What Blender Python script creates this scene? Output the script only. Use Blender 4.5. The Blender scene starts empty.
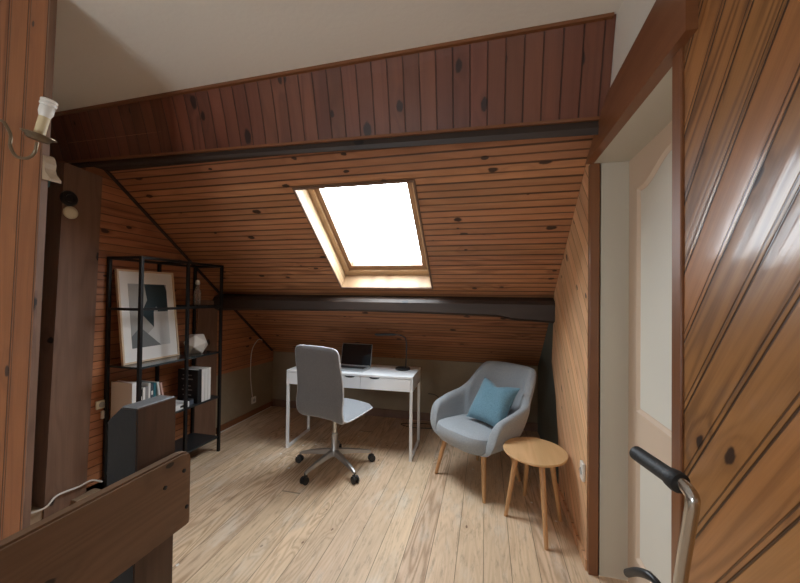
import bpy, bmesh, math, random
from mathutils import Vector, Matrix, Euler
random.seed(7)
PI = math.pi
S = bpy.context.scene
COL = S.collection

# ------------------------------------------------------------------ helpers
def link(name, bm, mat, parent=None, smooth=False):
    me = bpy.data.meshes.new(name)
    bmesh.ops.recalc_face_normals(bm, faces=bm.faces[:])
    bm.to_mesh(me); bm.free()
    for m in (mat if isinstance(mat, (list, tuple)) else [mat]):
        me.materials.append(m)
    if smooth:
        for p in me.polygons: p.use_smooth = True
        try: me.set_sharp_from_angle(angle=math.radians(40))
        except Exception: pass
    o = bpy.data.objects.new(name, me)
    COL.objects.link(o)
    if parent: o.parent = parent
    return o

def thing(name, label, cat, loc=(0, 0, 0), rotz=0, group=None):
    o = bpy.data.objects.new(name, None)
    o.empty_display_size = .1
    COL.objects.link(o)
    o.location = loc; o.rotation_euler = (0, 0, rotz)
    o['label'] = label; o['category'] = cat
    if group: o['group'] = group
    return o

def tag(o, label, cat, group=None):
    o['label'] = label; o['category'] = cat
    if group: o['group'] = group
    return o

def struct(name, bm, mat, parent=None, label=None):
    o = link(name, bm, mat, parent)
    if parent is None: o['kind'] = 'structure'
    if label: o['label'] = label
    return o

def NB(): return bmesh.new()

def box(bm, c, s, rot=None, bevel=0, mi=0, seg=2):
    r = bmesh.ops.create_cube(bm, size=1)
    vs = r['verts']
    for v in vs:
        v.co = Vector((v.co.x*s[0], v.co.y*s[1], v.co.z*s[2]))
    if bevel:
        es = list({e for v in vs for e in v.link_edges})
        rr = bmesh.ops.bevel(bm, geom=es, offset=bevel, segments=seg, affect='EDGES', profile=.5)
        vs = list({v for f in rr['faces'] for v in f.verts} | {v for v in vs if v.is_valid})
    M = Matrix.Translation(Vector(c))
    if rot is not None: M = M @ (rot.to_matrix().to_4x4() if isinstance(rot, Euler) else rot.to_4x4())
    for v in vs: v.co = M @ v.co
    if mi:
        for f in {f for v in vs for f in v.link_faces}: f.material_index = mi
    return vs

def hexa(bm, p):
    """8 corner points: 4 of one end, 4 of the other"""
    v = [bm.verts.new(Vector(q)) for q in p]
    fs = [(0, 1, 2, 3), (7, 6, 5, 4)] + [(i, i+4, (i+1) % 4+4, (i+1) % 4) for i in range(4)]
    for f in fs: bm.faces.new([v[i] for i in f])
    return v

def prism(bm, A, B):
    """two matching polygons (3D points) joined by side faces"""
    a = [bm.verts.new(Vector(q)) for q in A]; b = [bm.verts.new(Vector(q)) for q in B]
    n = len(a)
    bm.faces.new(a); bm.faces.new(b[::-1])
    for i in range(n): bm.faces.new([a[i], b[i], b[(i+1) % n], a[(i+1) % n]])
    return a+b

def frames(pts, closed=False):
    n = len(pts); T = []
    for i in range(n):
        if closed: d = pts[(i+1) % n]-pts[i-1]
        else: d = pts[min(i+1, n-1)]-pts[max(i-1, 0)]
        T.append(d.normalized())
    u = Vector((0, 0, 1)) if abs(T[0].z) < .9 else Vector((1, 0, 0))
    u = (u-T[0]*u.dot(T[0])).normalized(); F = []
    for t in T:
        u = (u-t*u.dot(t)).normalized()
        F.append((u, t.cross(u)))
    return F

def tube(bm, pts, r, seg=12, closed=False, sq=1.0):
    pts = [Vector(p) for p in pts]; n = len(pts)
    R = r if isinstance(r, (list, tuple)) else [r]*n
    F = frames(pts, closed); rings = []
    for p, (u, w), rr in zip(pts, F, R):
        rings.append([bm.verts.new(p+(u*math.cos(2*PI*k/seg)+w*math.sin(2*PI*k/seg)*sq)*rr) for k in range(seg)])
    m = n if closed else n-1
    for i in range(m):
        a, b = rings[i], rings[(i+1) % n]
        for k in range(seg): bm.faces.new([a[k], a[(k+1) % seg], b[(k+1) % seg], b[k]])
    if not closed:
        bm.faces.new(rings[0][::-1]); bm.faces.new(rings[-1])

def smooth_path(P, n=8):
    P = [Vector(p) for p in P]; out = []
    for i in range(len(P)-1):
        p0, p1, p2, p3 = P[max(i-1, 0)], P[i], P[i+1], P[min(i+2, len(P)-1)]
        for k in range(n):
            t = k/n
            out.append(.5*((2*p1)+(p2-p0)*t+(2*p0-5*p1+4*p2-p3)*t*t+(3*p1-p0-3*p2+p3)*t**3))
    out.append(P[-1]); return out

def lathe(bm, prof, seg=32, M=None, sx=1, sy=1):
    rings = []
    for (r, z) in prof:
        if r < 1e-6: rings.append([bm.verts.new((0, 0, z))])
        else: rings.append([bm.verts.new((r*sx*math.cos(2*PI*k/seg), r*sy*math.sin(2*PI*k/seg), z)) for k in range(seg)])
    for a, b in zip(rings, rings[1:]):
        for k in range(seg):
            q = []
            for v in ([a[0]] if len(a) == 1 else [a[k], a[(k+1) % seg]]): q.append(v)
            for v in ([b[0]] if len(b) == 1 else [b[(k+1) % seg], b[k]]): q.append(v)
            if len(q) > 2: bm.faces.new(q)
    if len(rings[0]) > 1: bm.faces.new(rings[0][::-1])
    if len(rings[-1]) > 1: bm.faces.new(rings[-1])
    if M is not None:
        for rg in rings:
            for v in rg: v.co = M @ v.co

def look(p, q):
    """matrix placing local +Z from p towards q"""
    d = (Vector(q)-Vector(p)).normalized()
    return Matrix.Translation(Vector(p)) @ d.to_track_quat('Z', 'Y').to_matrix().to_4x4()

# ------------------------------------------------------------------ materials
class G:
    def __init__(s, name):
        s.m = bpy.data.materials.new(name); s.m.use_nodes = True
        s.t = s.m.node_tree; s.n = s.t.nodes; s.b = s.n['Principled BSDF']
    def node(s, ty, **kw):
        x = s.n.new(ty)
        for k, v in kw.items(): setattr(x, k, v)
        return x
    def put(s, sock, v):
        if hasattr(v, 'is_output') or isinstance(v, bpy.types.NodeSocket): s.t.links.new(v, sock)
        elif v is not None: sock.default_value = v
    def math(s, op, a, b=None, c=None, clamp=False):
        x = s.node('ShaderNodeMath', operation=op, use_clamp=clamp)
        for i, v in enumerate((a, b, c)):
            if v is not None: s.put(x.inputs[i], v)
        return x.outputs[0]
    def dot(s, P, v):
        x = s.node('ShaderNodeVectorMath', operation='DOT_PRODUCT')
        s.put(x.inputs[0], P); x.inputs[1].default_value = v
        return x.outputs['Value']
    def comb(s, x, y, z=0.0):
        c = s.node('ShaderNodeCombineXYZ')
        for i, v in enumerate((x, y, z)): s.put(c.inputs[i], v)
        return c.outputs[0]
    def noise(s, vec, scale, detail=2, rough=.5, dist=0):
        x = s.node('ShaderNodeTexNoise')
        if vec is not None: s.put(x.inputs['Vector'], vec)
        x.inputs['Scale'].default_value = scale; x.inputs['Detail'].default_value = detail
        x.inputs['Roughness'].default_value = rough; x.inputs['Distortion'].default_value = dist
        return x.outputs['Fac']
    def ss(s, v, a, b, lo=0., hi=1.):
        x = s.node('ShaderNodeMapRange', interpolation_type='SMOOTHSTEP')
        s.put(x.inputs['Value'], v)
        for k, q in (('From Min', a), ('From Max', b), ('To Min', lo), ('To Max', hi)): s.put(x.inputs[k], q)
        return x.outputs['Result']
    def mix(s, f, a, b, blend='MIX'):
        x = s.node('ShaderNodeMix', data_type='RGBA', blend_type=blend)
        s.put(x.inputs['Factor'], f)
        for i, v in ((6, a), (7, b)):
            if isinstance(v, (tuple, list)): v = (*v[:3], 1)
            s.put(x.inputs[i], v)
        return x.outputs[2]
    def bump(s, h, dist, strength=1., prev=None):
        x = s.node('ShaderNodeBump'); x.inputs['Distance'].default_value = dist
        x.inputs['Strength'].default_value = strength
        s.put(x.inputs['Height'], h)
        if prev is not None: s.put(x.inputs['Normal'], prev)
        return x.outputs[0]
    def P(s): return s.node('ShaderNodeTexCoord').outputs['Object']
    def white1(s, v):
        x = s.node('ShaderNodeTexWhiteNoise', noise_dimensions='1D'); s.put(x.inputs['W'], v)
        return x.outputs['Value'], x.outputs['Color']

def lin(r, g, b):
    f = lambda c: (c/255/12.92) if c/255 <= .04045 else ((c/255+.055)/1.055)**2.4
    return (f(r), f(g), f(b))

def plain(name, col, rough=.5, metal=0, bumpn=None, coat=0, var=0):
    g = G(name); b = g.b
    b.inputs['Base Color'].default_value = (*col, 1)
    b.inputs['Roughness'].default_value = rough; b.inputs['Metallic'].default_value = metal
    b.inputs['Coat Weight'].default_value = coat
    if var:
        n = g.noise(g.P(), 6, 4)
        dark = tuple(c*(1-var) for c in col)
        g.put(b.inputs['Base Color'], g.mix(n, dark, col))
    if bumpn:
        g.put(b.inputs['Normal'], g.bump(g.noise(g.P(), bumpn[0], 3), bumpn[1]))
    return g.m

def wood(name, U, V, w, light, dark, knotc, groove=(.05, .9), double=0., rough=.4, spec=.5, knots=.45, ring=55,
         length=None, var=.25, gdepth=.004, off=0., wax=0., specks=False, kr=.11, worn=0., cup=0.):
    """planked or solid softwood: U along the grain, V across, w = plank width"""
    g = G(name); P = g.P()
    if w is None: w = 50.
    u = g.dot(P, U); v = g.dot(P, V)
    vv = g.math('DIVIDE', g.math('ADD', v, off), w)
    i = g.math('FLOOR', vv); fr = g.math('FRACT', vv)
    r1, _ = g.white1(g.math('MULTIPLY', i, 1.37))
    uo = g.math('MULTIPLY_ADD', r1, 23.7, u)
    if length:
        uj = g.math('DIVIDE', uo, length); ij = g.math('FLOOR', uj); fj = g.math('FRACT', uj)
        seed = g.math('ADD', g.math('MULTIPLY', i, 7.13), ij)
        r1, _ = g.white1(seed)
    else: seed = i
    r2, _ = g.white1(g.math('ADD', seed, 91.3))
    us = g.math('MULTIPLY_ADD', r1, 31.0, u)
    # knots
    kc = g.comb(g.math('MULTIPLY', us, 3.0), g.math('MULTIPLY_ADD', seed, 3.3, g.math('MULTIPLY', v, 5.5)), 0.0)
    vo = g.node('ShaderNodeTexVoronoi', voronoi_dimensions='2D', feature='F1')
    g.put(vo.inputs['Vector'], kc); vo.inputs['Scale'].default_value = 1
    sep = g.node('ShaderNodeSeparateColor'); g.put(sep.inputs[0], vo.outputs['Color'])
    keep = g.math('LESS_THAN', sep.outputs[0], knots)
    rad = g.math('MULTIPLY_ADD', sep.outputs[1], kr, kr*.35)
    dist = g.math('ADD', vo.outputs['Distance'], g.math('MULTIPLY', g.math('SUBTRACT', g.noise(kc, 7, 2), .5), .10))
    kn = g.math('MULTIPLY', keep, g.ss(dist, g.math('MULTIPLY', rad, .62), rad, 1., 0.))
    halo = g.math('MULTIPLY', keep, g.ss(dist, 0., .38, 1., 0.))
    # grain
    gv = g.comb(g.math('MULTIPLY', us, .55), g.math('MULTIPLY', v, 6.0), g.math('MULTIPLY', r1, 17.))
    n = g.noise(gv, 1.0, 2, .45)
    n = g.math('MULTIPLY_ADD', halo, .10, n)
    rg = g.math('MULTIPLY_ADD', g.math('SINE', g.math('MULTIPLY', n, ring*2)), .5, .5)
    rg = g.math('POWER', rg, 1.6)
    fb = g.noise(g.comb(g.math('MULTIPLY', us, 4.), g.math('MULTIPLY', v, 160.), 0.), 1., 3, .6)
    r3, _ = g.white1(g.math('ADD', seed, 41.7))
    f1 = g.math('ADD', g.math('MULTIPLY', rg, g.math('MULTIPLY_ADD', g.math('MULTIPLY', r3, r3), .5, .16)), g.math('MULTIPLY', fb, .5), clamp=True)
    big = g.noise(g.comb(g.math('MULTIPLY', us, .8), g.math('MULTIPLY', v, 2.), r1), 1.5, 3, .6)
    col = g.mix(f1, light, dark)
    br = g.math('ADD', g.math('MULTIPLY', g.math('SUBTRACT', r2, .5), var*2), g.math('MULTIPLY_ADD', big, .5, .75))
    hs = g.node('ShaderNodeHueSaturation'); g.put(hs.inputs['Color'], col); g.put(hs.inputs['Value'], br)
    g.put(hs.inputs['Hue'], g.math('MULTIPLY_ADD', g.math('SUBTRACT', r1, .5), .007, .5))
    col = hs.outputs[0]
    col = g.mix(g.math('MULTIPLY', halo, .25), col, dark)
    col = g.mix(g.math('MULTIPLY', kn, .93), col, knotc)
    if worn:
        wn = g.noise(g.comb(g.math('MULTIPLY', u, 1.0), g.math('MULTIPLY', v, 3.), 0.), 2.2, 5, .65)
        col = g.mix(g.ss(wn, .50, .72, 0., worn), col, lin(222, 212, 196))
        dn = g.noise(g.comb(g.math('MULTIPLY', u, 5.), g.math('MULTIPLY', v, 26.), 3.), 1.6, 6, .7)
        col = g.mix(g.ss(dn, .50, .70, 0., .38), col, lin(112, 84, 62))
    if specks:
        sp = g.node('ShaderNodeTexVoronoi', feature='F1'); g.put(sp.inputs['Vector'], P); sp.inputs['Scale'].default_value = 9
        sc = g.node('ShaderNodeSeparateColor'); g.put(sc.inputs[0], sp.outputs['Color'])
        wob = g.math('MULTIPLY_ADD', g.noise(P, 60, 2), .12, sp.outputs['Distance'])
        m = g.math('MULTIPLY', g.math('LESS_THAN', sc.outputs[0], .30), g.ss(wob, .13, .17, 1., 0.))
        reg = g.ss(g.noise(P, 1.1, 1), .45, .55)
        col = g.mix(g.math('MULTIPLY', m, reg), col, lin(232, 228, 222))
    # grooves
    def gr(x, wd):  # distance to x in fract units -> 0..1 in groove
        d = g.math('ABSOLUTE', g.math('SUBTRACT', fr, x))
        d = g.math('MINIMUM', d, g.math('SUBTRACT', 1.0, d))
        return g.ss(d, wd*.35, wd, 1., 0.)
    h = None
    if groove:
        m = gr(0.0, groove[0])
        if double: m = g.math('MAXIMUM', m, g.math('MULTIPLY', gr(double, groove[0]*.8), .8))
        if length:
            dj = g.math('MINIMUM', fj, g.math('SUBTRACT', 1.0, fj))
            m = g.math('MAXIMUM', m, g.math('MULTIPLY', g.ss(dj, .0006, .0016, 1., 0.), .8))
        col = g.mix(g.math('MULTIPLY', m, groove[1]), col, tuple(c*.22 for c in dark))
        hh = g.math('SUBTRACT', 1.0, m)
        if cup:
            q_ = g.math('SUBTRACT', fr, .5); hh = g.math('MULTIPLY_ADD', g.math('MULTIPLY', q_, q_), -cup, hh)
        h = g.bump(hh, gdepth)
    hb = g.math('MULTIPLY_ADD', g.noise(P, 12, 2), .6, g.math('MULTIPLY', f1, -.35))
    nrm = g.bump(hb, .0012, .8, h)
    g.put(g.b.inputs['Base Color'], col); g.put(g.b.inputs['Normal'], nrm)
    g.put(g.b.inputs['Roughness'], g.math('MULTIPLY_ADD', f1, .12, rough))
    g.b.inputs['Specular IOR Level'].default_value = spec
    if wax:
        g.b.inputs['Coat Weight'].default_value = wax; g.b.inputs['Coat Roughness'].default_value = .14
        g.put(g.b.inputs['Coat Normal'], nrm)
    return g.m

def fabric(name, c1, c2, scale=260, rough=.9):
    g = G(name); P = g.P()
    n = g.noise(P, scale, 3, .7)
    g.put(g.b.inputs['Base Color'], g.mix(g.ss(n, .35, .65), c1, c2))
    g.put(g.b.inputs['Normal'], g.bump(n, .0015, .6))
    g.b.inputs['Roughness'].default_value = rough
    g.b.inputs['Sheen Weight'].default_value = .25
    return g.m

A37 = math.radians(37.6); c37, s37 = math.cos(A37), math.sin(A37)
SL = (0, -c37, s37)
def zs(y): return .73+(4.24-y)*math.tan(A37)      # the roof slope
PINE_L, PINE_D, KN = lin(192, 122, 80), lin(142, 80, 46), lin(38, 18, 10)
M = {}
M['slope'] = wood('pine_slope', (1, 0, 0), SL, .112, lin(190, 132, 92), lin(138, 88, 58), KN, double=.5, groove=(.075, .9), knots=.42, rough=.40, var=.14, ring=24, kr=.10)
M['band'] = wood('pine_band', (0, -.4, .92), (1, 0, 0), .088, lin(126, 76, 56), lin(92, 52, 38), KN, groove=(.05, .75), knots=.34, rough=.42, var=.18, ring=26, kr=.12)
M['left'] = wood('pine_left', (0, 1, 0), (0, 0, 1), .11, lin(182, 120, 82), lin(138, 84, 54), KN, double=.5, groove=(.045, .75), knots=.35, rough=.42, var=.14, ring=24, kr=.09)
r2_ = math.sqrt(.5)
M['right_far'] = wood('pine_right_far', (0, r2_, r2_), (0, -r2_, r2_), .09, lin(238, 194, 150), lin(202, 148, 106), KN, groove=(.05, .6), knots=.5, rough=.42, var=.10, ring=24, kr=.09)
M['right_near'] = wood('pine_right_near', (0, .588, -.809), (0, .809, .588), .118, lin(176, 120, 70), lin(106, 66, 34), KN, double=.13, groove=(.035, .9), knots=.42, rough=.36, var=.12, wax=.3, ring=36, kr=.10, gdepth=.005, cup=1.2, spec=.25)
M['partition'] = wood('pine_partition', (.04, 0, 1), (1, 0, -.04), .115, lin(158, 98, 54), lin(104, 58, 28), KN, double=.12, groove=(.035, .9), knots=.3, rough=.38, var=.1, ring=26, off=.03, kr=.09)
M['floor'] = wood('floor_boards', (0, 1, 0), (1, 0, 0), .15, lin(228, 200, 168), lin(176, 144, 112), lin(120, 88, 66), groove=(.014, .75), knots=.15, rough=.48, var=.07, length=6.5, ring=58, gdepth=.0015, specks=True, kr=.045, worn=.5)
M['casing'] = wood('casing_wood', (0, 0, 1), (0, 1, 0), None, lin(134, 84, 50), lin(98, 56, 32), KN, groove=None, knots=.05, rough=.35, var=0, wax=.3, ring=22)
M['casing_h'] = wood('casing_wood_head', (0, 1, 0), (0, 0, 1), None, lin(134, 84, 50), lin(98, 56, 32), KN, groove=None, knots=.05, rough=.35, var=0, wax=.3, ring=22)
M['old_v'] = wood('old_timber', (0, .1, 1), (.5, .85, 0), None, lin(134, 102, 82), lin(84, 60, 48), lin(22, 14, 10), groove=None, knots=.3, rough=.6, var=0, ring=30)
M['old_h'] = wood('old_beam', (1, 0, 0), (0, .6, .8), None, lin(64, 50, 42), lin(30, 22, 18), lin(12, 9, 8), groove=None, knots=.2, rough=.5, var=0, ring=24)
M['guard'] = wood('guard_board_wood', (0, 1, 0), (.3, 0, 1), None, lin(128, 98, 74), lin(80, 58, 42), lin(30, 20, 14), groove=None, knots=.55, rough=.5, var=0, ring=46, kr=.07)
M['slate'] = plain('slate_grey', lin(132, 136, 140), .45, bumpn=(60, .002), var=.45)
M['dark_side'] = plain('near_black_wood', lin(20, 16, 14), .85, bumpn=(50, .002), var=.3)
M['newel'] = wood('newel_wood', (0, 0, 1), (.5, .85, 0), None, lin(92, 66, 48), lin(50, 35, 26), lin(26, 17, 12), groove=None, knots=.2, rough=.5, var=0, ring=36)
M['lining'] = wood('skylight_pine', (1, 0, 0), SL, .05, lin(188, 160, 124), lin(140, 108, 76), lin(90, 60, 35), groove=(.06, .6), knots=.1, rough=.4, var=.1)
M['lining_s'] = wood('skylight_pine_side', SL, (0, s37, c37), .05, lin(188, 160, 124), lin(140, 108, 76), lin(90, 60, 35), groove=(.06, .6), knots=.1, rough=.4, var=.1)
M['sash'] = plain('sash_varnish', lin(140, 106, 78), .4)
M['oak'] = wood('oak', (0, 1, 0), (1, 0, 0), None, lin(216, 178, 130), lin(192, 150, 100), lin(150, 100, 60), groove=None, knots=0, rough=.42, var=0, ring=26)
M['oak_v'] = wood('oak_leg', (0, 0, 1), (.7, .7, 0), None, lin(204, 158, 108), lin(174, 126, 78), lin(150, 100, 60), groove=None, knots=0, rough=.42, var=0, ring=20)
M['white'] = plain('white_plaster', lin(232, 227, 218), .85, bumpn=(40, .001))
M['jamb'] = plain('jamb_paint', lin(196, 188, 172), .55)
M['door'] = plain('door_paint', lin(216, 194, 172), .45)
M['doorp'] = plain('door_panel_paint', lin(224, 220, 208), .45)
M['plaster'] = plain('aged_plaster', lin(158, 142, 118), .9, bumpn=(25, .003), var=.3)
M['green'] = plain('green_grey_plaster', lin(104, 112, 104), .9, bumpn=(25, .003), var=.3)
M['teal'] = plain('teal_paint', lin(84, 132, 134), .7, var=.2)
M['black'] = plain('black_metal', (.012, .012, .013), .4, .3)
M['blackp'] = plain('black_plastic', (.015, .015, .016), .45)
M['rubber'] = plain('black_rubber', (.012, .012, .012), .6, bumpn=(180, .0008))
M['wlac'] = plain('white_lacquer', lin(236, 238, 240), .28)
M['wmet'] = plain('white_metal', lin(228, 230, 230), .35)
M['chrome'] = plain('steel', (.55, .54, .52), .22, 1)
M['alu'] = plain('grey_metal', lin(170, 168, 165), .35, .7)
M['silver'] = plain('laptop_silver', lin(196, 200, 204), .3, .6)
M['screen'] = plain('laptop_screen', (.01, .012, .015), .08)
M['paper'] = plain('paper_white', lin(236, 234, 230), .7)
M['cream'] = plain('cream_plastic', lin(224, 216, 190), .5)
M['cable'] = plain('white_cable', lin(225, 220, 210), .5)
M['chair'] = fabric('light_grey_fabric', lin(124, 127, 131), lin(154, 157, 161))
M['chairb'] = fabric('grey_fabric_back', lin(98, 97, 98), lin(122, 121, 122))
M['piping'] = fabric('pale_piping', lin(196, 198, 202), lin(214, 216, 220))
M['arm'] = fabric('armchair_fabric', lin(134, 139, 143), lin(166, 171, 175), 300)
M['cush'] = fabric('blue_cushion_fabric', lin(82, 116, 132), lin(106, 142, 156), 180)
M['brass'] = plain('aged_metal', lin(120, 104, 84), .4, .8)
M['wax'] = plain('cream_candle_tube', lin(206, 188, 150), .5)
M['porc'] = plain('white_ceramic', lin(226, 222, 214), .35)
M['pale'] = plain('pale_wood', lin(160, 136, 110), .6)
M['frame'] = plain('pale_frame_wood', lin(214, 190, 160), .45)
M['grey1'] = plain('print_grey', lin(168, 168, 164), .6)
M['grey2'] = plain('print_mid_grey', lin(110, 114, 114), .6)
M['ink'] = plain('print_dark_teal', lin(30, 52, 60), .6)
M['dshelf'] = plain('dark_shelf', (.02, .024, .026), .35)
g = G('glass'); nt = g.t
tr = g.node('ShaderNodeBsdfTransparent'); gl = g.node('ShaderNodeBsdfGlossy'); gl.inputs['Roughness'].default_value = .02
lw = g.node('ShaderNodeLayerWeight'); lw.inputs[0].default_value = .5; mx = g.node('ShaderNodeMixShader')
nt.links.new(g.math('MULTIPLY_ADD', g.math('POWER', lw.outputs['Facing'], 5.0), .8, .04), mx.inputs[0]); nt.links.new(tr.outputs[0], mx.inputs[1]); nt.links.new(gl.outputs[0], mx.inputs[2])
nt.links.new(mx.outputs[0], g.n['Material Output'].inputs['Surface']); M['glass'] = g.m
g = G('clear_glass_vase'); g.b.inputs['Transmission Weight'].default_value = .8; g.b.inputs['Roughness'].default_value = .08
g.b.inputs['Base Color'].default_value = (.9, .92, .9, 1); M['vase'] = g.m

# ------------------------------------------------------------------ room shell
XL, XR, YK, YB = -2.79, .56, 4.24, -1.9
def zc(x): return 2.745+(x+2.95)*.017
# floor with the stair well cut out on the left of the guard
bm = NB()
box(bm, (-1.6, (1.0+4.6)/2, -.06), (6.4, 3.6, .12))
box(bm, ((-1.12+1.6)/2, (YB-.2+1.0)/2, -.06), (2.72, 1.0-YB+.2, .12))
struct('floor', bm, M['floor'])
bm = NB()
box(bm, (-2.4, -.45, -1.6), (2.8, 3.3, .1))
struct('floor', bm, M['floor'])
bm = NB()
box(bm, (-1.12+.02, -.45, -.85), (.04, 2.9, 1.46)); box(bm, (-2.4, .98+.03, -.85), (2.6, .04, 1.46))
struct('wall_stairwell', bm, M['white'])
# knee wall
bm = NB(); box(bm, (-1.1, YK+.05, .36), (3.9, .1, .80)); struct('wall_far', bm, M['plaster'])
# left wall : planked upper part, plaster foot beyond the timber
def yz_slab(bm, poly, x0, x1):
    prism(bm, [(x0, y, z) for y, z in poly], [(x1, y, z) for y, z in poly])
bm = NB(); yz_slab(bm, [(1.93, 0), (3.05, 0), (3.05, .63), (4.3, .60), (4.3, zs(4.3)), (1.9, zs(1.9)+.05)], XL, XL-.05)
struct('wall_left', bm, M['left'])
bm = NB(); yz_slab(bm, [(3.05, 0), (4.3, 0), (4.3, .60), (3.05, .63)], XL-.004, XL-.05); struct('wall_left', bm, M['plaster'])
bm = NB(); box(bm, (XL-.05, (YB+1.62)/2, .75), (.06, 1.62-YB, 4.4)); struct('wall_left', bm, M['white'])
# recess behind the opening in the left wall
bm = NB()
box(bm, (-3.40, 1.9, 1.1), (.05, 2.2, 2.3)); box(bm, (-3.1, 2.86, 1.1), (.6, .05, 2.3))
box(bm, (-3.2, 1.12, 1.1), (.4, .05, 2.3)); box(bm, (-3.15, 2.3, 2.24), (.5, 1.1, .05))
struct('wall_recess', bm, M['teal'])
bm = NB()
box(bm, (-3.78, .45, .65), (.06, 5.0, 4.6)); box(bm, (-3.3, 2.93, .65), (.95, .06, 4.6)); box(bm, (-3.3, 2.4, 2.84), (.95, 1.2, .05))
struct('wall_outer', bm, M['old_v'])
# right wall, far planked part
E0 = [(2.13, 0), (2.95, 0), (2.99, .4), (3.10, .7), (3.28, .95), (3.22, 1.3), (3.20, zs(3.2)), (2.13, zs(2.13)), ]
bm = NB(); yz_slab(bm, E0, XR, XR+.05); struct('wall_right', bm, M['right_far'])
bm = NB(); yz_slab(bm, [(2.18, 0), (4.3, 0), (4.3, .72), (4.3, zs(4.3)+.05), (2.18, zs(2.18)+.05)], XR+.018, XR+.2); struct('wall_right', bm, M['green'])
# near planked part, right of the door
bm = NB(); yz_slab(bm, [(YB, 0), (1.19, 0), (1.19, 2.78), (YB, 2.78)], XR, XR+.05); struct('wall_right', bm, M['right_near'])
# white wall above the door and over the slope end
bm = NB(); yz_slab(bm, [(1.10, 2.25), (2.3, 2.25), (2.3, 2.9), (1.10, 2.9)], XR+.012, XR+.06); struct('wall_right', bm, M['white'])
# door opening : jamb, soffit
bm = NB()
box(bm, ((.603+.80)/2, 2.13+.02, 1.13), (.80-.603, .04, 2.26))
box(bm, ((XR+.012+.80)/2, 1.68, 2.243+.015), (.80-XR-.012, .92, .03))
box(bm, ((.603+.80)/2, 1.17, 1.13), (.80-.603, .04, 2.26))
struct('trim_1', bm, M['jamb'])
bm = NB(); box(bm, ((XR-.006+.603)/2, 2.13+.012, 1.12), (.603-XR+.006, .04, 2.245), bevel=.003)
struct('trim_2', bm, M['casing'])
bm = NB(); box(bm, (XR-.0, 1.218, 1.122), (.016, .052, 2.243), bevel=.003)
struct('trim_3', bm, M['casing'])
bm = NB(); yz_slab(bm, [(1.12, 2.243), (2.135, 2.243), (1.98, 2.33), (1.78, 2.435), (1.12, 2.485)], XR-.03, XR+.03)
struct('trim_4', bm, M['casing_h'])
# slope with the skylight hole
SX0, SX1, SY0, SY1 = -1.335, -.473, 2.262, 3.137
def slope_quad(bm, x0, x1, y0, y1, t=.05):
    n = Vector((0, s37, c37))*t
    a = [Vector((x0, y0, zs(y0))), Vector((x1, y0, zs(y0))), Vector((x1, y1, zs(y1))), Vector((x0, y1, zs(y1)))]
    hexa(bm, a+[p+n for p in a])
bm = NB()
slope_quad(bm, -2.9, SX0, 1.86, 4.34); slope_quad(bm, SX1, XR+.15, 1.86, 4.34)
slope_quad(bm, SX0, SX1, 1.86, SY0); slope_quad(bm, SX0, SX1, SY1, 4.34)
struct('ceiling', bm, M['slope'])
# steep band and white ceiling
def bandpt(x, top):
    f = (x+2.95)/3.5
    return (x, 1.80-.02*f, zc(x)) if top else (x, 1.90, 2.435-.06*f)
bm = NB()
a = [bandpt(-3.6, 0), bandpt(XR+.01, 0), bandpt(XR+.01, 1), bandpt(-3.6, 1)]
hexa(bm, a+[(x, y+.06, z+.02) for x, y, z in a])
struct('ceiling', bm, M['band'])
bm = NB()
hexa(bm, [(-3.8, YB-.1, zc(-3.8)), (XR+.1, YB-.1, zc(XR)), (XR+.1, 1.84, zc(XR)), (-3.8, 1.84, zc(-3.8)),
          (-3.8, YB-.1, 2.86), (XR+.1, YB-.1, 2.86), (XR+.1, 1.84, 2.86), (-3.8, 1.84, 2.86)])
struct('ceiling', bm, M['white'])
# thin mouldings of the band
def strip(bm, top, h, d, dz=0):
    p = [bandpt(-3.6, top), bandpt(XR-.003, top)]
    Q = []
    for x, y, z in p: Q.append([(x, y-d, z-h+dz), (x, y+.01, z-h+dz), (x, y+.01, z+dz), (x, y-d, z+dz)])
    prism(bm, Q[0], Q[1])
bm = NB(); strip(bm, 1, .018, .014); struct('trim_5', bm, M['casing'])
bm = NB(); strip(bm, 0, .014, .022, .01); struct('trim_6', bm, M['casing'])
# dark upper beam
bm = NB()
def ub(x):
    f = (x+2.95)/3.5; z0 = 2.425-.06*f
    zb_ = 2.397-.093*f; return [(x, 1.895, z0+.01), (x, 1.89, (z0+zb_)/2), (x, 1.90, zb_), (x, 2.03, zs(2.03)-.012), (x, 2.06, zs(2.06)+.01), (x, 2.0, z0+.03)]
prism(bm, ub(-3.6), ub(XR-.004)); struct('trim_7', bm, M['old_h'], label='dark timber beam below the steep board band')
# purlin
bm = NB()
def pu(x, dz=0, k=0): return [(x, 3.215, 1.50), (x, 3.15, 1.47), (x, 3.13, 1.44), (x, 3.14, 1.355+dz), (x, 3.20, 1.335+dz), (x, 3.36, 1.34+dz), (x, 3.36, 1.384)]
secs = [(-2.80, -.01), (-2.3, .0), (-1.2, .012), (-.2, .0), (.1, -.005), (.22, -.03), (XR-.002, -.05)]
V = [[bm.verts.new(q) for q in pu(x, dz)] for x, dz in secs]
for a, b in zip(V, V[1:]):
    n = len(a)
    for i in range(n): bm.faces.new([a[i], b[i], b[(i+1) % n], a[(i+1) % n]])
bm.faces.new(V[0]); bm.faces.new(V[-1][::-1])
struct('trim_8', bm, M['old_h'], label='dark timber purlin across the slope under the skylight')
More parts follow.
